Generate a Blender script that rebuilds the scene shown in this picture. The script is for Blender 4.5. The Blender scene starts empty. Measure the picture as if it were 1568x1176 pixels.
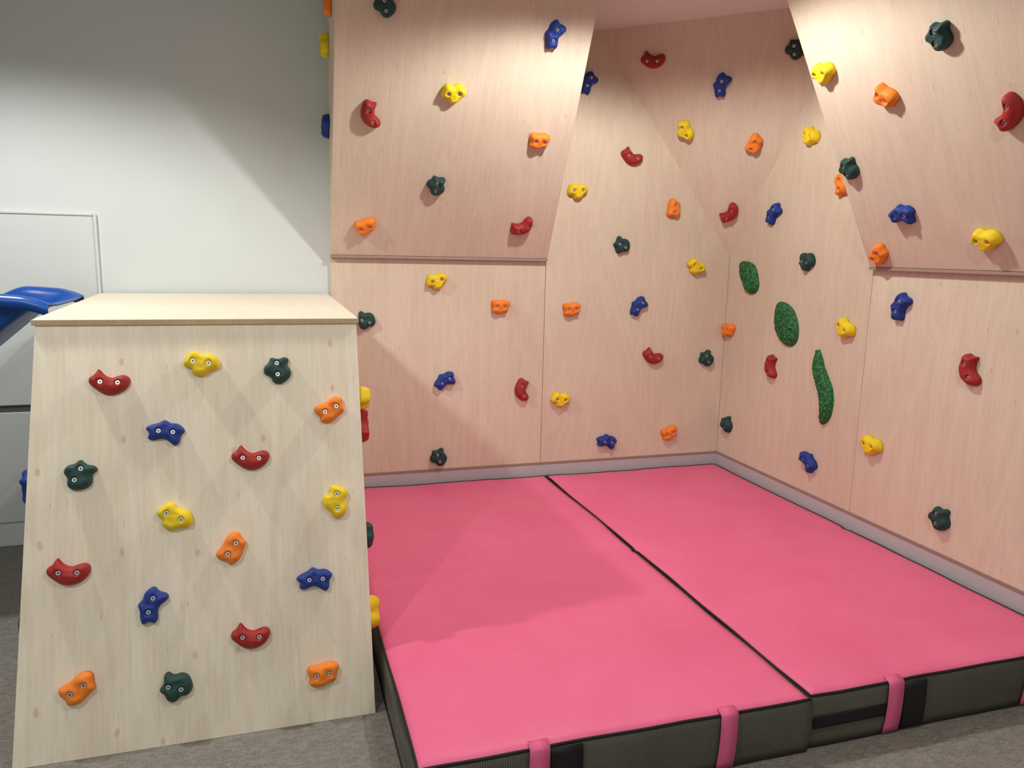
import bpy, bmesh, math, random
import numpy as np
from mathutils import Vector, Matrix, noise
random.seed(4)
Z0=0.26
CEIL=2.49+Z0
S=1.22
scene=bpy.context.scene
col=scene.collection

# ------------------------------------------------------------- materials
def mat(name, base=(.8,.8,.8), rough=.5, spec=.5):
    m=bpy.data.materials.new(name); m.use_nodes=True
    b=m.node_tree.nodes['Principled BSDF']
    b.inputs['Base Color'].default_value=(*base,1); b.inputs['Roughness'].default_value=rough
    b.inputs['Specular IOR Level'].default_value=spec
    return m,m.node_tree.nodes,m.node_tree.links,b
def N(ns,t,**k):
    n=ns.new(t)
    for a,v in k.items(): setattr(n,a,v)
    return n
def noise_node(ns,ls,vec,scale,detail=4,rough=.5,dist=0):
    n=N(ns,'ShaderNodeTexNoise'); n.inputs['Scale'].default_value=scale; n.inputs['Detail'].default_value=detail
    n.inputs['Roughness'].default_value=rough; n.inputs['Distortion'].default_value=dist
    if vec is not None: ls.new(vec,n.inputs['Vector'])
    return n
def mapping(ns,ls,src,scale=(1,1,1),loc=(0,0,0)):
    m=N(ns,'ShaderNodeMapping'); m.inputs['Scale'].default_value=scale; m.inputs['Location'].default_value=loc
    ls.new(src,m.inputs['Vector']); return m.outputs['Vector']
def ramp(ns,ls,fac,stops):
    r=N(ns,'ShaderNodeValToRGB'); e=r.color_ramp.elements
    while len(e)<len(stops): e.new(.5)
    for i,(p,c) in enumerate(stops): e[i].position=p; e[i].color=(*c,1)
    ls.new(fac,r.inputs['Fac']); return r.outputs['Color']
def mix(ns,ls,fac,a,b,mode='MIX'):
    m=N(ns,'ShaderNodeMix',data_type='RGBA',blend_type=mode)
    for s,v in ((0,fac),(6,a),(7,b)):
        if hasattr(v,'is_output'): ls.new(v,m.inputs[s])
        elif s==0: m.inputs[0].default_value=v
        else: m.inputs[s].default_value=(*v,1)
    return m.outputs[2]
def math_(ns,ls,op,a,b=None):
    m=N(ns,'ShaderNodeMath',operation=op)
    for i,v in enumerate((a,b)):
        if v is None: continue
        if hasattr(v,'is_output'): ls.new(v,m.inputs[i])
        else: m.inputs[i].default_value=v
    return m.outputs[0]
def bump(ns,ls,b,h,strength=.2,dist=.01):
    n=N(ns,'ShaderNodeBump'); n.inputs['Strength'].default_value=strength; n.inputs['Distance'].default_value=dist
    ls.new(h,n.inputs['Height']); ls.new(n.outputs['Normal'],b.inputs['Normal'])

def plywood(name,light,dark,knots=False,rough=.5,contour=.35,fine=.26):
    """veneer grain laid out in metres along each sheet (UV v = grain direction)"""
    m,ns,ls,b=mat(name,light,rough,.3)
    uv=N(ns,'ShaderNodeUVMap').outputs['UV']
    sp=N(ns,'ShaderNodeSeparateXYZ'); ls.new(uv,sp.inputs[0])
    oi=N(ns,'ShaderNodeObjectInfo')
    cb=N(ns,'ShaderNodeCombineXYZ'); ls.new(sp.outputs[0],cb.inputs[0]); ls.new(sp.outputs[1],cb.inputs[2])
    ls.new(math_(ns,ls,'MULTIPLY',oi.outputs['Random'],37.0),cb.inputs[1])
    tc=cb.outputs[0]
    n1=noise_node(ns,ls,mapping(ns,ls,tc,(1,1,.16)),2.6,3,.5,.5)
    n2=noise_node(ns,ls,mapping(ns,ls,tc,(1,1,.05)),120,4,.65,.3)
    n3=noise_node(ns,ls,tc,1.6,3,.5)
    md=tuple((x+y)/2 for x,y in zip(light,dark))
    c=light
    if contour:
        sn=math_(ns,ls,'SINE',math_(ns,ls,'MULTIPLY',n1.outputs['Fac'],80))
        c=ramp(ns,ls,math_(ns,ls,'MULTIPLY_ADD',sn,.5),[(.0,light),(.3,light),(.5,md)])
        c=mix(ns,ls,contour,light,c)
    c2=ramp(ns,ls,n2.outputs['Fac'],[(.35,dark),(.56,light)])
    c=mix(ns,ls,fine,c,c2)
    w=ramp(ns,ls,n3.outputs['Fac'],[(.3,(.92,.90,.88)),(.7,(1,1,1))])
    c=mix(ns,ls,1,c,w,'MULTIPLY')
    n4=noise_node(ns,ls,mapping(ns,ls,tc,(1,1,.12)),150,2,.5)
    f=ramp(ns,ls,n4.outputs['Fac'],[(.68,(0,0,0)),(.76,(.6,.6,.6))])
    c=mix(ns,ls,f,c,tuple(x*.62 for x in dark))
    if knots:
        vo=N(ns,'ShaderNodeTexVoronoi',voronoi_dimensions='2D'); vo.inputs['Scale'].default_value=5.5
        nn=noise_node(ns,ls,tc,14,2,.5)
        cx=N(ns,'ShaderNodeSeparateXYZ'); ls.new(mapping(ns,ls,tc,(1.7,0,1.0),(.37,0,.21)),cx.inputs[0])
        cc=N(ns,'ShaderNodeCombineXYZ'); ls.new(cx.outputs[0],cc.inputs[0]); ls.new(cx.outputs[2],cc.inputs[1])
        vv=mix(ns,ls,.03,cc.outputs[0],nn.outputs['Color'])
        ls.new(vv,vo.inputs['Vector'])
        f=ramp(ns,ls,vo.outputs['Distance'],[(.045,(.5,.5,.5)),(.085,(0,0,0))])
        sc=N(ns,'ShaderNodeSeparateColor'); ls.new(vo.outputs['Color'],sc.inputs[0])
        g=math_(ns,ls,'GREATER_THAN',sc.outputs[0],.80)
        f=math_(ns,ls,'MULTIPLY',f,g)
        c=mix(ns,ls,f,c,(.55,.37,.19))
    # slight tone change from sheet to sheet
    tone=math_(ns,ls,'ADD',math_(ns,ls,'MULTIPLY',oi.outputs['Random'],.07),.945)
    tcx=N(ns,'ShaderNodeCombineColor'); 
    for i in range(3): ls.new(tone,tcx.inputs[i])
    c=mix(ns,ls,1,c,tcx.outputs[0],'MULTIPLY')
    ls.new(c,b.inputs['Base Color'])
    bump(ns,ls,b,n2.outputs['Fac'],.05,.002)
    return m
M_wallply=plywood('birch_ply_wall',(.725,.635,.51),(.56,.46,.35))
M_boxply=plywood('birch_ply_box',(.90,.85,.705),(.76,.67,.50),True,contour=.7,fine=.35)
M_boxtop=plywood('birch_ply_box_top',(.86,.81,.66),(.74,.65,.48),False,contour=0)
M_edge=plywood('ply_edge',(.62,.47,.30),(.40,.28,.17))
M_edge_lip_shade=plywood('ply_edge_and_lip_shade',(.36,.25,.21),(.26,.17,.14))  # dark tone puts the shadow line of the overhang lip into the colour

def paint(name,c,bscale=60,bs=.08,rough=.6):
    m,ns,ls,b=mat(name,c,rough,.3)
    tc=N(ns,'ShaderNodeTexCoord').outputs['Object']
    n=noise_node(ns,ls,tc,bscale,4); n2=noise_node(ns,ls,tc,2.5,3,.6,.8)
    cc=ramp(ns,ls,n2.outputs['Fac'],[(.3,tuple(x*.965 for x in c)),(.7,c)])
    ls.new(cc,b.inputs['Base Color']); 
    ad=N(ns,'ShaderNodeMath',operation='MULTIPLY_ADD'); ls.new(n2.outputs['Fac'],ad.inputs[0]); ad.inputs[1].default_value=6; ls.new(n.outputs['Fac'],ad.inputs[2])
    bump(ns,ls,b,ad.outputs[0],bs,.004); return m
M_white=paint('white_wall_paint',(.63,.69,.69))
M_ceil=paint('ceiling_paint',(.74,.74,.73))
M_trim=paint('trim_paint',(.48,.49,.51),30,.03,.45)
M_panelw=paint('white_panel_paint',(.64,.69,.69),30,.02,.45)

def carpet():
    m,ns,ls,b=mat('grey_carpet',(.2,.19,.17),.95,.1)
    tc=N(ns,'ShaderNodeTexCoord').outputs['Object']
    n=noise_node(ns,ls,tc,170,3,.7); n2=noise_node(ns,ls,mapping(ns,ls,tc,(1,2.2,1)),28,4,.6,1.0)
    c=ramp(ns,ls,n2.outputs['Fac'],[(.38,(.20,.19,.165)),(.62,(.36,.345,.31))])
    c=mix(ns,ls,.5,c,ramp(ns,ls,n.outputs['Fac'],[(.3,(.14,.13,.115)),(.7,(.44,.42,.385))]))
    ls.new(c,b.inputs['Base Color'])
    ad=N(ns,'ShaderNodeMath',operation='ADD'); ls.new(n.outputs['Fac'],ad.inputs[0]); ls.new(n2.outputs['Fac'],ad.inputs[1])
    bump(ns,ls,b,ad.outputs[0],.7,.012); return m
M_carpet=carpet()
def vinyl():
    m,ns,ls,b=mat('pink_vinyl',(.83,.115,.26),.45,.35)
    tc=N(ns,'ShaderNodeTexCoord').outputs['Object']
    n=noise_node(ns,ls,tc,420,2); n2=noise_node(ns,ls,tc,2.2,4,.6,.4)
    c=ramp(ns,ls,n2.outputs['Fac'],[(.3,(.77,.13,.27)),(.7,(.83,.165,.315))])
    ls.new(c,b.inputs['Base Color'])
    ad=N(ns,'ShaderNodeMath',operation='MULTIPLY_ADD'); ls.new(n2.outputs['Fac'],ad.inputs[0]); ad.inputs[1].default_value=16; ls.new(n.outputs['Fac'],ad.inputs[2])
    bump(ns,ls,b,ad.outputs[0],.2,.003); return m
M_pink=vinyl()
def mesh_fabric():
    m,ns,ls,b=mat('dark_mesh_fabric',(.06,.06,.05),.8,.2)
    tc=N(ns,'ShaderNodeTexCoord').outputs['Object']
    w=N(ns,'ShaderNodeTexWave',bands_direction='Z'); w.inputs['Scale'].default_value=60; ls.new(tc,w.inputs['Vector'])
    w2=N(ns,'ShaderNodeTexWave',bands_direction='X'); w2.inputs['Scale'].default_value=45; ls.new(tc,w2.inputs['Vector'])
    x=mix(ns,ls,.5,w.outputs['Color'],w2.outputs['Color'])
    n=noise_node(ns,ls,tc,3,3)
    c=ramp(ns,ls,x,[(.2,(.065,.065,.05)),(.8,(.18,.175,.14))])
    c=mix(ns,ls,1,c,ramp(ns,ls,n.outputs['Fac'],[(.3,(.7,.7,.7)),(.7,(1,1,1))]),'MULTIPLY')
    ls.new(c,b.inputs['Base Color']); bump(ns,ls,b,x,.3,.002); return m
M_mesh=mesh_fabric()
M_black,_,_,_=mat('black_webbing',(.012,.010,.012),.6,.3)
M_strap=paint('pink_strap',(.74,.13,.28),200,.1,.5)
def plastic(name,c,rough=.58,scale=260,bs=.15):
    m,ns,ls,b=mat(name,c,rough,.35)
    tc=N(ns,'ShaderNodeTexCoord').outputs['Object']
    n=noise_node(ns,ls,tc,scale,3); bump(ns,ls,b,n.outputs['Fac'],bs,.0015)
    n2=noise_node(ns,ls,tc,30,2)
    cc=ramp(ns,ls,n2.outputs['Fac'],[(.3,tuple(x*.9 for x in c)),(.7,c)]); ls.new(cc,b.inputs['Base Color'])
    return m
MH={'r':plastic('hold_red',(.36,.022,.020)),'y':plastic('hold_yellow',(.86,.64,.014)),'g':plastic('hold_dark_green',(.014,.058,.052)),
    'o':plastic('hold_orange',(.90,.24,.022)),'b':plastic('hold_blue',(.012,.040,.26))}
M_slide=plastic('blue_slide_plastic',(.008,.075,.36),.3,60,.04)
def scaly():
    m,ns,ls,b=mat('textured_green_hold',(.02,.14,.04),.55,.35)
    tc=N(ns,'ShaderNodeTexCoord').outputs['Object']
    vo=N(ns,'ShaderNodeTexVoronoi'); vo.inputs['Scale'].default_value=60; ls.new(tc,vo.inputs['Vector'])
    c=ramp(ns,ls,vo.outputs['Distance'],[(.1,(.035,.24,.075)),(.6,(.012,.10,.03))]); ls.new(c,b.inputs['Base Color'])
    inv=N(ns,'ShaderNodeMath',operation='SUBTRACT'); inv.inputs[0].default_value=1; ls.new(vo.outputs['Distance'],inv.inputs[1])
    bump(ns,ls,b,inv.outputs[0],.8,.008); return m
M_scaly=scaly()
M_metal,_,_,bb=mat('zinc_washer',(.62,.63,.65),.4); bb.inputs['Metallic'].default_value=.8
M_hex,_,_,_=mat('bolt_socket',(.03,.03,.03),.5)
M_groove,_,_,_=mat('shadow_gap_grey',(.10,.10,.10),.7)
M_emit=bpy.data.materials.new('downlight_lens'); M_emit.use_nodes=True
_b=M_emit.node_tree.nodes['Principled BSDF']; _b.inputs['Emission Color'].default_value=(1,.95,.88,1); _b.inputs['Emission Strength'].default_value=6

# ------------------------------------------------------------- helpers
def obj(name,verts,faces,mats,midx=None,smooth=False,parent=None):
    me=bpy.data.meshes.new(name); me.from_pydata([tuple(v) for v in verts],[],faces); me.update()
    for m in (mats if isinstance(mats,(list,tuple)) else [mats]): me.materials.append(m)
    if midx: me.polygons.foreach_set('material_index',midx)
    bm=bmesh.new(); bm.from_mesh(me); bmesh.ops.recalc_face_normals(bm,faces=bm.faces)
    uvl=bm.loops.layers.uv.new('UVMap')
    for f in bm.faces:
        n=f.normal
        if abs(n.z)>.9: u=Vector((1,0,0)); v=Vector((0,1,0))
        else:
            u=Vector((0,0,1)).cross(n).normalized(); v=n.cross(u)
        for l in f.loops: l[uvl].uv=(l.vert.co.dot(u),l.vert.co.dot(v))
    bm.to_mesh(me); bm.free()
    if smooth: me.polygons.foreach_set('use_smooth',[True]*len(me.polygons))
    o=bpy.data.objects.new(name,me); col.objects.link(o)
    if parent: o.parent=parent
    return o
HEXF=[(0,3,2,1),(4,5,6,7),(0,1,5,4),(1,2,6,5),(2,3,7,6),(3,0,4,7)]
def hexa(name,b4,t4,m,bev=0,parent=None,midx=None):
    o=obj(name,list(b4)+list(t4),HEXF,m,midx,parent=parent)
    if bev:
        md=o.modifiers.new('bev','BEVEL'); md.width=bev; md.segments=2
    return o
def box(name,x0,x1,y0,y1,z0,z1,m,bev=0,parent=None):
    return hexa(name,[(x0,y0,z0),(x1,y0,z0),(x1,y1,z0),(x0,y1,z0)],[(x0,y0,z1),(x1,y0,z1),(x1,y1,z1),(x0,y1,z1)],m,bev,parent)
def empty(name,loc=(0,0,0)):
    e=bpy.data.objects.new(name,None); e.location=loc; e.empty_display_size=.1; col.objects.link(e); return e
def tube(name,pts,r,m,closed=False):
    cu=bpy.data.curves.new(name,'CURVE'); cu.dimensions='3D'; cu.bevel_depth=r; cu.bevel_resolution=2
    sp=cu.splines.new('POLY'); sp.points.add(len(pts)-1)
    for i,p in enumerate(pts): sp.points[i].co=(*p,1)
    sp.use_cyclic_u=closed; cu.materials.append(m)
    o=bpy.data.objects.new(name,cu); col.objects.link(o)
    dg=bpy.context.evaluated_depsgraph_get(); me=bpy.data.meshes.new_from_object(o.evaluated_get(dg)); bpy.data.objects.remove(o)
    me.polygons.foreach_set('use_smooth',[True]*len(me.polygons))
    o=bpy.data.objects.new(name,me); col.objects.link(o)
    return o

# ------------------------------------------------------------- room shell
XL,YF=-6.4,-6.6
box('floor',XL-.1,.12,YF-.1,.12,-.06,0,M_carpet)
box('ceiling',XL-.1,.12,YF-.1,.12,CEIL,CEIL+.08,M_ceil)
box('wall_back',XL-.1,.12,.018,.12,0,CEIL,M_white)
box('wall_right',.018,.12,YF-.1,.018,0,CEIL,M_white)
box('wall_left',XL-.1,XL,YF-.1,.018,0,CEIL,M_white)
box('wall_front',XL,.018,YF-.1,YF,0,CEIL,M_white)
G=.0012
def sheet(name,x0,x1,y0,y1,z0,z1): return box(name,x0,x1,y0,y1,z0,z1,M_wallply,.0015)
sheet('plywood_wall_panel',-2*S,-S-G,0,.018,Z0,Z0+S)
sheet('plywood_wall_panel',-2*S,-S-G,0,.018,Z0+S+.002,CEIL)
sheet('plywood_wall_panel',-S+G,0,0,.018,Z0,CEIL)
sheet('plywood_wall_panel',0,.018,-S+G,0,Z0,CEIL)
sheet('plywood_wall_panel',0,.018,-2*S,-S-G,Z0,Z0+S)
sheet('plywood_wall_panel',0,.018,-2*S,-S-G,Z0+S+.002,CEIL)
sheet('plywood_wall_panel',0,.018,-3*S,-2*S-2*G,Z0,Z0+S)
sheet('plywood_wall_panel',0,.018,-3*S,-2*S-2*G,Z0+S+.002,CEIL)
box('baseboard_back',-2*S,0,-.004,.018,0,Z0-.012,M_trim,.003)
box('baseboard_right',-.004,.018,-3*S,-.004,0,Z0-.012,M_trim,.003)
box('baseboard_left',XL,-2*S,.004,.018,0,.115,M_panelw,.004)
box('trim_ply_foot_back',-2*S,0,-.006,.018,Z0-.012,Z0,M_edge_lip_shade)
box('trim_ply_foot_right',-.006,.018,-3*S,-.006,Z0-.012,Z0,M_edge_lip_shade)
ad=empty('access_door',(-4.1,.018,.9))
def boxp(name,x0,x1,y0,y1,z0,z1,m,bev,par):
    o=box(name,x0,x1,y0,y1,z0,z1,m,bev); o.parent=par; o.matrix_parent_inverse=Matrix.Translation(-par.location); return o
boxp('upper_leaf',-4.75,-3.56,.002,.0175,Z0+.46,Z0+1.385,M_panelw,.004,ad)
boxp('lower_leaf',-4.75,-3.56,.002,.0175,.125,Z0+.425,M_panelw,.004,ad)
boxp('gap',-4.75,-3.56,.012,.0178,Z0+.425,Z0+.46,M_groove,0,ad)
boxp('edge_bead_side',-3.560,-3.547,-.004,.0178,Z0+.46,Z0+1.395,M_panelw,.003,ad)
boxp('edge_bead_top',-4.75,-3.561,-.004,.0178,Z0+1.383,Z0+1.396,M_panelw,.003,ad)

# ------------------------------------------------------------- overhangs
K=.51
h=CEIL-(Z0+S); d=K*h; T=.018; D0=.024
def wedge(name,mapf,a,b,par_loc):
    e=empty(name,par_loc); inv=Matrix.Translation(-Vector(par_loc))
    z0=Z0+S
    def hx(nm,sec,a0,a1,m,bev=.0012):
        o=hexa(nm,[mapf(a0,*p) for p in sec],[mapf(a1,*p) for p in sec],m,bev); o.parent=e; o.matrix_parent_inverse=inv
    hx('sloping_sheet',[(D0,z0),(D0+d,z0+h-.001),(D0+d-T*1.12,z0+h-.001),(.001,z0+.004)],a,b,M_wallply)
    hx('lower_lip_shaded',[(.0005,z0-.014),(D0+.006,z0-.014),(D0+.004,z0-.001),(.0005,z0-.001)],a,b,M_edge_lip_shade,0)  # lip coloured dark to paint the shadow line under the overhang
    sg=1 if b>a else -1
    for nm,c0,c1 in (('cheek_near',a+.001*sg,a+T*sg),('cheek_far',b-T*sg,b-.001*sg)):
        v=[(.001,z0+.01),(D0+d-T*1.2,z0+h-.002),(.001,z0+h-.002)]
        vs=[mapf(c0,*p) for p in v]+[mapf(c1,*p) for p in v]
        o=obj(nm,vs,[(0,2,1),(3,4,5),(0,1,4,3),(1,2,5,4),(2,0,3,5)],M_wallply); o.parent=e; o.matrix_parent_inverse=inv
wedge('overhang_climbing_panel',lambda a,dp,z:(a,-dp,z),-2*S,-S,(-1.5*S,0,Z0+S))
wedge('overhang_climbing_panel',lambda a,dp,z:(-dp,a,z),-S,-3*S,(0,-2*S,Z0+S))
FA=Z0+1.258; kk=.76; fh=CEIL-FA
obj('corner_climbing_panel',[(0,0,FA),(-kk*fh,0,CEIL),(0,-kk*fh,CEIL),(0,0,CEIL)],[(0,1,2),(0,2,3),(0,3,1),(1,3,2)],M_wallply)

# ------------------------------------------------------------- platform box with sloping front
cb=empty('climbing_platform_box',(-3.0,-.9,0)); cinv=Matrix.Translation(-cb.location)
ZT=1.011+Z0
def hb(nm,b4,t4,m,bev=.002,midx=None):
    o=hexa(nm,b4,t4,m,bev,midx=midx); o.parent=cb; o.matrix_parent_inverse=cinv; return o
yb,yt=-1.898,-1.474
def fy(z): return yb+(yt-yb)*z/ZT
zt2=ZT-.0185
hb('front_sheet',[(-3.503,fy(0),0),(-2.455,fy(0),0),(-2.455,fy(0)+.019,0),(-3.503,fy(0)+.019,0)],
   [(-3.458,fy(zt2),zt2),(-2.459,fy(zt2),zt2),(-2.459,fy(zt2)+.019,zt2),(-3.458,fy(zt2)+.019,zt2)],M_boxply)
hb('top_sheet',[(-3.466,yt-.016,zt2+.0005),(-2.452,yt-.016,zt2+.0005),(-2.456,-.006,zt2+.0005),(-3.552,-.006,zt2+.0005)],
   [(-3.466,yt-.016,ZT),(-2.452,yt-.016,ZT),(-2.456,-.006,ZT),(-3.552,-.006,ZT)],[M_boxtop,M_edge],.0015,[0,0,1,1,0,1])
hb('right_side_sheet',[(-2.478,fy(0)+.02,0),(-2.459,fy(0)+.02,0),(-2.459,-.006,0),(-2.478,-.006,0)],
   [(-2.481,fy(zt2)+.02,zt2),(-2.463,fy(zt2)+.02,zt2),(-2.463,-.006,zt2),(-2.481,-.006,zt2)],M_boxtop)
hb('left_side_sheet',[(-3.500,fy(0)+.02,0),(-3.482,fy(0)+.02,0),(-3.53,-.006,0),(-3.548,-.006,0)],
   [(-3.456,fy(zt2)+.02,zt2),(-3.438,fy(zt2)+.02,zt2),(-3.528,-.006,zt2),(-3.546,-.006,zt2)],M_boxtop)

# ------------------------------------------------------------- slide
def slide():
    path=[(-3.53,1.016,.010),(-3.56,1.014,.026),(-3.61,1.003,.052),(-3.68,.955,.105),(-3.76,.885,.180),(-3.88,.78,.225),(-4.06,.60,.22),(-4.3,.34,.2),(-4.6,.08,.19),(-4.85,-.10,.16),(-5.1,-.19,.12),(-5.35,-.215,.09)]
    P=np.array(path); t=np.arange(len(P)); tt=np.linspace(0,len(P)-1,67)
    Pi=np.stack([np.interp(tt,t,P[:,i]) for i in range(3)],1)
    for _ in range(4): Pi[1:-1]=(Pi[:-2]+2*Pi[1:-1]+Pi[2:])/4
    yc=-.74
    vs=[];n=0
    for x,z,hh in Pi:
        sec=[(-.285,hh-.045),(-.29,hh-.02),(-.283,hh-.004),(-.265,hh),(-.245,hh-.006),(-.232,hh-.03*min(1,hh/.1)),(-.215,.02*min(1,hh/.1)+.25*(hh-.02)*.3),(-.195,.006),(-.16,0)]
        sec=sec+[(0,0)]+[(-a,b) for a,b in reversed(sec)]
        n=len(sec)
        for a,b in sec: vs.append((x,yc+a,Z0+z+b))
    fs=[(i*n+j,(i+1)*n+j,(i+1)*n+j+1,i*n+j+1) for i in range(len(Pi)-1) for j in range(n-1)]
    o=obj('blue_slide',vs,fs,M_slide,smooth=True)
    md=o.modifiers.new('s','SOLIDIFY'); md.thickness=.007; md.offset=0
slide()

# ------------------------------------------------------------- mats
def crash_mat(x0,x1,y0,y1,h,seed,straps,stripe=None):
    par=empty('folding_crash_mat',((x0+x1)/2,(y0+y1)/2,0)); inv=Matrix.Translation(-par.location)
    nx,ny=40,80
    def edge(u,v):
        x=x0+(x1-x0)*u; y=y0+(y1-y0)*v
        w=.006*noise.noise(Vector((x*3+seed,y*3,0)))
        e=min(u*(x1-x0),(1-u)*(x1-x0)); f=min(v*(y1-y0),(1-v)*(y1-y0))
        m=max(0,min(e,f)); dome=.010*(1-math.exp(-m/.035))
        crease=-.006*math.exp(-((y-(y0+y1)/2)/.014)**2)
        z=h-.010+dome+.007*noise.noise(Vector((x*1.7,y*1.7,seed)))+crease+.003*noise.noise(Vector((x*7,y*4,seed)))
        x+=w*(1 if u in(0,1) else 0); y+=w*(1 if v in (0,1) else 0)
        return (x,y,z)
    vs=[edge(i/nx,j/ny) for j in range(ny+1) for i in range(nx+1)]
    fs=[(j*(nx+1)+i,j*(nx+1)+i+1,(j+1)*(nx+1)+i+1,(j+1)*(nx+1)+i) for j in range(ny) for i in range(nx)]
    mi=[0]*len(fs)
    per=[i for i in range(nx+1)]+[j*(nx+1)+nx for j in range(1,ny+1)]+[ny*(nx+1)+i for i in range(nx-1,-1,-1)]+[j*(nx+1) for j in range(ny-1,0,-1)]
    last=per; rows=6
    for k in range(1,rows+1):
        t=k/rows; cur=[]
        for idx in per:
            x,y,z=vs[idx]; ox=-1 if abs(x-x0)<.02 else (1 if abs(x-x1)<.02 else 0); oy=-1 if abs(y-y0)<.02 else (1 if abs(y-y1)<.02 else 0)
            bl=.006*math.sin(math.pi*t)+.003*noise.noise(Vector((x*4,y*4,t*3+seed)))*math.sin(math.pi*t)
            cur.append(len(vs)); vs.append((x+ox*bl,y+oy*bl,z*(1-t)+.002*t))
        L=len(per)
        for q in range(L): fs.append((last[q],last[(q+1)%L],cur[(q+1)%L],cur[q])); mi.append(1)
        last=cur
    fs.append(tuple(last)); mi.append(1)
    o=obj('cushion',vs,fs,[M_pink,M_mesh],mi,True); o.parent=par; o.matrix_parent_inverse=inv
    pts=[Vector(vs[i])+Vector((0,0,-.001)) for i in per]
    t=tube('top_piping',pts,.0045,M_black,True); t.parent=par; t.matrix_parent_inverse=inv
    pts=[Vector((vs[i][0],vs[i][1],.008)) for i in per]
    t=tube('bottom_piping',pts,.005,M_black,True); t.parent=par; t.matrix_parent_inverse=inv
    def ribbon(nm,xa,xb,ztop,zbot,m,off,top=0,lean=0):
        rows=[]; 
        zt=h-.006
        if top: rows+= [(y0+top,zt+.0045),(y0+.01,zt+.004),(y0-off*.6,zt-.001)]
        for k in range(9):
            t=k/8; z=ztop+(zbot-ztop)*t
            bl=.007*math.sin(math.pi*min(1,max(0,1-z/h)))
            rows.append((y0-off-bl,z))
        vs=[];
        for i,(yy,zz) in enumerate(rows):
            l=lean*i/len(rows)
            vs+=[(xa+l,yy,zz),(xb+l,yy,zz)]
        fs=[(2*i,2*i+1,2*i+3,2*i+2) for i in range(len(rows)-1)]
        o=obj(nm,vs,fs,m,smooth=True); o.parent=par; o.matrix_parent_inverse=inv
        md=o.modifiers.new('s','SOLIDIFY'); md.thickness=.003; md.offset=0
    for k,(xa,xb,kind) in enumerate(straps):
        if kind=='p': ribbon('carry_strap_%d'%k,xa,xb,h-.012,.012,M_strap,.010,top=.02,lean=-.012)
        elif kind=='b': ribbon('velcro_patch_%d'%k,xa,xb,h-.014,.012,M_black,.0085)
    if stripe: ribbon('velcro_band',stripe[0],stripe[1],stripe[2],stripe[3],M_black,.0075)
HM=.192
crash_mat(-2.415,-1.198,-2.452,-.022,HM,1.3,[(-2.108,-2.05,'p'),(-2.05,-1.955,'b'),(-1.515,-1.458,'p')])
crash_mat(-1.188,-.022,-2.440,-.022,HM-.002,7.7,[(-.895,-.835,'p'),(-.835,-.745,'b'),(-.31,-.25,'p')],(-1.18,-.9,.115,.075))

# ------------------------------------------------------------- holds
OUT={
'r':([(-14,22),(-9,15),(-2,9),(6,7),(13,9),(22,11),(29,6),(28,-5),(19,-15),(5,-20),(-9,-17),(-20,-8),(-28,0),(-26,9),(-19,12)],[(-11,0),(14,-2)]),
'y':([(-22,8),(-17,17),(-8,19),(0,13),(9,16),(19,13),(26,4),(24,-7),(14,-10),(8,-17),(-2,-20),(-12,-16),(-13,-8),(-22,-7),(-26,0)],[(-12,2),(11,0)]),
'g':([(-10,21),(1,17),(10,21),(18,17),(14,8),(20,0),(19,-10),(12,-17),(3,-22),(-7,-19),(-10,-10),(-20,-6),(-20,6),(-12,12)],[(-1,10),(0,-8)]),
'o':([(-23,-2),(-22,9),(-9,11),(-1,16),(12,20),(22,14),(20,4),(22,-6),(12,-11),(5,-17),(-6,-20),(-17,-17),(-16,-9)],[(-9,-3),(10,3)]),
'b':([(-29,8),(-19,14),(-8,16),(0,21),(8,14),(18,14),(29,2),(21,-5),(20,-16),(12,-21),(3,-11),(-8,-8),(-17,-11),(-26,-7),(-22,1)],[(-9,3),(12,0)]),
}
def catmull(P,n):
    P=np.array(P,float); L=len(P); out=[]
    for i in range(L):
        a,b,c,d_=P[i-1],P[i],P[(i+1)%L],P[(i+2)%L]
        for k in range(n):
            t=k/n
            out.append(.5*((2*b)+(-a+c)*t+(2*a-5*b+4*c-d_)*t*t+(-a+3*b-3*c+d_)*t**3))
    return np.array(out)
def fin_mesh(key,vs,fs,mi,m):
    me=bpy.data.meshes.new('hold_'+key); me.from_pydata(vs,[],fs)
    for x in (m,M_metal,M_hex): me.materials.append(x)
    me.polygons.foreach_set('material_index',mi); me.polygons.foreach_set('use_smooth',[len(f)<10 for f in fs]); me.update()
    return me
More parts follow.
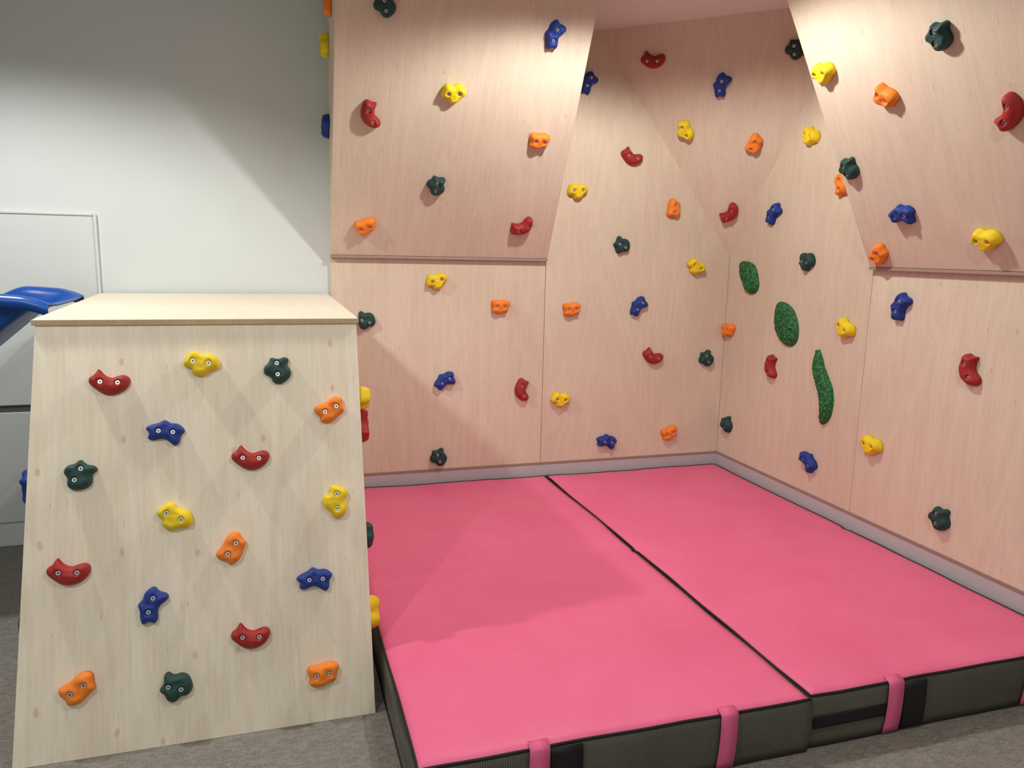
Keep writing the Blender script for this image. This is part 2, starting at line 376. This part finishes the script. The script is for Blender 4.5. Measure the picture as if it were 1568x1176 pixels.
def hold_mesh(key,pts,bolts,H,m,sc=1/462.,seed=0,lump=.003,scale_b=0,pw=5,cn=5,sm=6):
    pts=catmull(pts,cn)
    if bolts:
        for _ in range(sm): pts=(np.roll(pts,1,0)+2*pts+np.roll(pts,-1,0))/4
        pts*=1.05
    pts=pts*sc
    bolts=[np.array(b)*sc for b in bolts]
    cen=pts.mean(0) if not bolts else sum(bolts)/len(bolts)
    rings=26; n=len(pts); vs=[]; fs=[]; mi=[]
    def ht(p,r):
        ed=np.sqrt(((pts-p)**2).sum(1).min())
        if r>=1: ed=0
        q=min(1,ed/.019)
        z=H*math.sqrt(max(0,1-(1-q)**2.2)) if bolts else H*(1-.12*r)*(1-r**pw)**.5
        z+=lump*noise.noise(Vector((p[0]*38+seed,p[1]*38,seed)))*(1-r**4)*2
        if scale_b:
            dd=noise.voronoi(Vector((p[0]*42,p[1]*42,seed)))[0]
            z+=scale_b*(dd[1]-dd[0])*(1-r**6)
        for b in bolts:
            q=np.linalg.norm(p-b)
            s=min(1,max(0,(q-.0076)/.004)); s=s*s*(3-2*s)
            z=z*s+min(z,H*.74)*(1-s)
        return z
    vs.append((cen[0],cen[1],ht(cen,0)))
    for k in range(1,rings+1):
        r=1-(1-k/rings)**1.35
        for q in pts:
            p=cen+(q-cen)*(r*.94+.06*r**3)
            vs.append((p[0],p[1],max(0,ht(p,min(r,1)))))
    for i in range(n): vs[1+(rings-1)*n+i]=(vs[1+(rings-1)*n+i][0],vs[1+(rings-1)*n+i][1],0)
    for i in range(n): fs.append((0,1+i,1+(i+1)%n)); mi.append(0)
    for k in range(rings-1):
        a=1+k*n;b=a+n
        for i in range(n): fs.append((a+i,b+i,b+(i+1)%n,a+(i+1)%n)); mi.append(0)
    fs.append(tuple(1+(rings-1)*n+i for i in reversed(range(n)))); mi.append(0)
    for b in bolts:
        z=H*.74+.0006
        for (ra,rb,z0,z1,mt) in ((.0078,.0074,z,z+.0022,1),(.0031,.0030,z+.0022,z+.0032,2)):
            s=len(vs)
            for rr,zz in ((ra,z0),(rb,z1)):
                for i in range(16):
                    a=i/16*2*math.pi; vs.append((b[0]+rr*math.cos(a),b[1]+rr*math.sin(a),zz))
            for i in range(16): fs.append((s+i,s+(i+1)%16,s+16+(i+1)%16,s+16+i)); mi.append(mt)
            fs.append(tuple(s+16+i for i in range(16))); mi.append(mt)
    return fin_mesh(key,vs,fs,mi,m)
def spine_hold(key,sp,H,m,seed=0):
    P=np.array(sp,float); t=np.arange(len(P)); tt=np.linspace(0,len(P)-1,120)
    Q=np.stack([np.interp(tt,t,P[:,i]) for i in range(3)],1)
    for _ in range(14): Q[1:-1]=(Q[:-2]+2*Q[1:-1]+Q[2:])/4
    vs=[];fs=[];mi=[];W=36
    for i,(x,y,w) in enumerate(Q):
        a=Q[max(0,i-1)][:2]; b=Q[min(len(Q)-1,i+1)][:2]; tg=(b-a)/np.linalg.norm(b-a); nr=np.array([-tg[1],tg[0]])
        for j in range(W+1):
            s=-1+2*j/W; p=np.array([x,y])+nr*w*s
            hh=H*min(1,(w/.04))*math.sqrt(max(0,1-abs(s)**3.2))
            dd=noise.voronoi(Vector((p[0]*42,p[1]*42,seed)))[0]
            hh+=.013*(dd[1]-dd[0])*(1-s*s)
            vs.append((p[0],p[1],0 if j in(0,W) or i in (0,len(Q)-1) else hh))
    n=W+1
    for i in range(len(Q)-1):
        for j in range(W): fs.append((i*n+j,i*n+j+1,(i+1)*n+j+1,(i+1)*n+j)); mi.append(0)
    me=fin_mesh(key,vs,fs,mi,m)
    bm=bmesh.new(); bm.from_mesh(me); bmesh.ops.recalc_face_normals(bm,faces=bm.faces); bm.normal_update()
    if sum(f.normal.z for f in bm.faces)<0: bmesh.ops.reverse_faces(bm,faces=bm.faces)
    bm.to_mesh(me); bm.free(); return me
HM_={k:hold_mesh(k,v[0],v[1],.036 if k!='y' else .040,MH[k],seed=ord(k)) for k,v in OUT.items()}
def frame(O,u,v):
    u=Vector(u).normalized(); v=Vector(v).normalized(); n=u.cross(v).normalized()
    return Vector(O),u,v,n
def place(fr,a,b,me,rot,sc=1,name='climbing_hold',off=0.0):
    O,u,v,n=fr; p=O+u*a+v*b+n*off
    M=Matrix((u,v,n)).transposed().to_4x4(); M.translation=p
    o=bpy.data.objects.new(name,me); col.objects.link(o)
    o.matrix_world=M@Matrix.Rotation(math.radians(rot),4,'Z')@Matrix.Scale(sc,4)
FB=frame((0,0,Z0),(1,0,0),(0,0,1)); FR=frame((0,0,Z0),(0,-1,0),(0,0,1))
FL=frame((0,-D0,Z0+S),(1,0,0),(0,-K,1)); FO=frame((-D0,0,Z0+S),(0,-1,0),(-K,0,1))
ev=Vector((-kk/2,-kk/2,1)).normalized(); FF=frame((0,0,FA),(1,-1,0),ev)
FX=frame((0,fy(.025),.025),(1,0,0),(0,yt-yb,ZT))
FXR=frame((-2.457,0,Z0),(0,1,0),(0,0,1)); FXL=frame((-3.50,0,Z0),(0,-1,0),(0,0,1))
FLS=frame((-2*S,0,Z0),(0,-1,0),(0,0,1))
back=[(-1866,1086,'y',20),(-1495,945,'o',-20),(-2257,867,'g',70),(-1814,520,'b',40),(-1349,455,'r',-75),(-1850,71,'g',15),(-1056,929,'o',-15),(-617,944,'b',60),(-748,1305,'g',60),(-1044,1607,'y',10),(-711,1818,'r',-10),(-418,1530,'o',60),(-242,1186,'y',-20),(-506,637,'r',-10),(-127,613,'g',20),(-1108,387,'y',0),(-791,107,'b',0),(-362,144,'o',0),(-999,2202,'b',70)]
right=[(-112,203,'g',20),(-60,801,'o',-20),(-433,1496,'b',60),(-753,1235,'g',80),(-698,1885,'y',-20),(-519,637,'r',-70),(-1086,912,'y',-20),(-898,173,'b',-20),(-1336,374,'y',0),(-1762,155,'g',0),(-1822,816,'r',-60),(-1424,1044,'b',80),(-968,1618,'o',80)]
facet=[(-373,1216,'r',0),(2,1047,'b',80),(-219,810,'y',-60),(165,710,'o',40),(10,291,'r',60),(381,1198,'g',0)]
left=[(-2224,1237,'g',10),(-1414,1193,'b',85),(-1875,885,'y',10),(-2266,755,'r',-60),(-1401,683,'o',-20),(-1914,412,'g',-10),(-2267,174,'o',0),(-1413,199,'r',40)]
over=[(-1919,924,'g',-10),(-1319,925,'y',0),(-1610,765,'o',-60),(-2112,609,'r',70),(-1294,491,'g',0),(-1521,257,'b',10),(-1316,71,'o',20),(-1900,140,'y',0)]
fx=[(-3246,1113,'r',0),(-2970,1167,'y',-5),(-2730,1139,'g',0),(-2562,997,'o',8),(-3082,943,'b',0),(-2826,848,'r',0),(-3330,823,'g',-30),(-3058,672,'y',-25),(-2555,684,'y',-85),(-2889,558,'o',35),(-3359,532,'r',0),(-2633,432,'b',8),(-3125,405,'b',80),(-2840,279,'r',0),(-3331,186,'o',12),(-3060,153,'g',70),(-2620,132,'o',-15)]
for a,b,k,r in back: place(FB,a/1000,b/1000,HM_[k],r,1.08)
for a,b,k,r in right: place(FR,-a/1000,b/1000,HM_[k],r,1.08)
for a,b,k,r in facet: place(FF,a/1000,b/1000,HM_[k],r,1.08)
for a,b,k,r in left: place(FL,a/1000,b/1000,HM_[k],r,1.08)
for a,b,k,r in over: place(FO,-a/1000,b/1000,HM_[k],r,1.06)
for a,b,k,r in fx: place(FX,a/1000,b/1000-.008,HM_[k],r,.93 if k in 'rb' else .97)
for a,b,k,r in [(-1.5,.73,'y',0),(-1.48,.62,'r',70),(-1.586,.239,'g',0),(-1.70,.003,'y',70),(-.75,.3,'b',0),(-.95,.75,'o',30)]: place(FXR,a,b,HM_[k],r)
for a,b,k,r in [(1.471,.463,'b',90),(1.60,.05,'g',80)]: place(FXL,a,b,HM_[k],r)
for a,b,k,r in [(.36,2.36,'o',60),(.14,2.235,'y',80),(.09,1.86,'b',60)]: place(FLS,a,b,HM_[k],r)
def center(P):
    P=np.array(P,float); c=(P.min(0)+P.max(0))/2; return P-c
def px(P,sx,sy): return [(x/sx,-y/sy) for x,y in center(P)]
g1=px([(1130,404),(1140,401),(1155,405),(1163,415),(1168,432),(1166,443),(1157,448),(1147,445),(1142,434),(1133,424)],190,243)
g2=px([(1184,470),(1196,466),(1212,472),(1222,484),(1228,500),(1227,516),(1218,525),(1204,524),(1190,512),(1182,494)],215,248)
for i,(g,(a,b)) in enumerate(zip((g1,g2),((-.227,1.132),(-.611,.890)))):
    me=hold_mesh('green%d'%i,g,[],.034,M_scaly,sc=1,seed=i*3,lump=.005,scale_b=.016,pw=3,cn=14)
    place(FR,-a,b,me,0,name='textured_green_climbing_hold',off=.0005)
sp=[(1246,546,2.5),(1249,556,6),(1252,570,8.5),(1259,583,9.5),(1267,596,10.5),(1271,610,10),(1271,624,8),(1267,634,6),(1264,640,2.5)]
sp=[((x-1262)/228,-(y-592)/247,w/215) for x,y,w in sp]
place(FR,.956,.594,spine_hold('green_wave',sp,.036,M_scaly,5),0,name='textured_green_climbing_hold')

# ------------------------------------------------------------- lights
def downlight(x,y,w,ang=160,size=.045,blend=.3,c=(1,.955,.90)):
    e=empty('recessed_ceiling_light',(x,y,CEIL))
    n=32
    vs=[];
    for r,z in ((.05,-.001),(.055,-.006),(.072,-.006),(.078,-.0005)):
        for i in range(n):
            a=i/n*2*math.pi; vs.append((r*math.cos(a),r*math.sin(a),z))
    fs=[(k*n+i,k*n+(i+1)%n,(k+1)*n+(i+1)%n,(k+1)*n+i) for k in range(3) for i in range(n)]
    obj('trim_ring',vs,fs,M_panelw,smooth=True,parent=e)
    obj('lens',[(.051*math.cos(i/n*2*math.pi),.051*math.sin(i/n*2*math.pi),-.002) for i in range(n)],[tuple(range(n))],M_emit,parent=e)
    l=bpy.data.lights.new('downlight','SPOT'); l.shadow_soft_size=size; l.energy=w; l.color=c; l.spot_size=math.radians(ang); l.spot_blend=blend
    o=bpy.data.objects.new('lamp',l); o.parent=e; o.location=(0,0,-.05); col.objects.link(o)
downlight(-1.30,-1.32,88,166,blend=.3)
downlight(-3.9,-1.25,100,150,blend=.5)
downlight(-1.6,-3.6,42)
downlight(-4.0,-3.7,80)
downlight(-2.6,-5.4,60)
w=bpy.data.worlds.new('world'); scene.world=w; w.use_nodes=True
w.node_tree.nodes['Background'].inputs[0].default_value=(.9,.95,1,1); w.node_tree.nodes['Background'].inputs[1].default_value=.15

# ------------------------------------------------------------- camera
ps,th,ro=.30444,.17087,.02133
fw=Vector((math.sin(ps)*math.cos(th),math.cos(ps)*math.cos(th),-math.sin(th)))
r0=Vector((math.cos(ps),-math.sin(ps),0)); u0=r0.cross(fw)
r=math.cos(ro)*r0+math.sin(ro)*u0; u=-math.sin(ro)*r0+math.cos(ro)*u0
cd=bpy.data.cameras.new('camera'); cd.sensor_width=36; cd.sensor_fit='HORIZONTAL'; cd.lens=36*1168.42/1568; cd.clip_start=.05
co=bpy.data.objects.new('camera',cd); col.objects.link(co)
M=Matrix((r,u,-fw)).transposed().to_4x4(); M.translation=Vector((-2.73675,-4.22078,1.25189+Z0)); co.matrix_world=M
scene.camera=co
scene.view_settings.view_transform='Standard'
scene.view_settings.look='None'
scene.view_settings.exposure=0.0
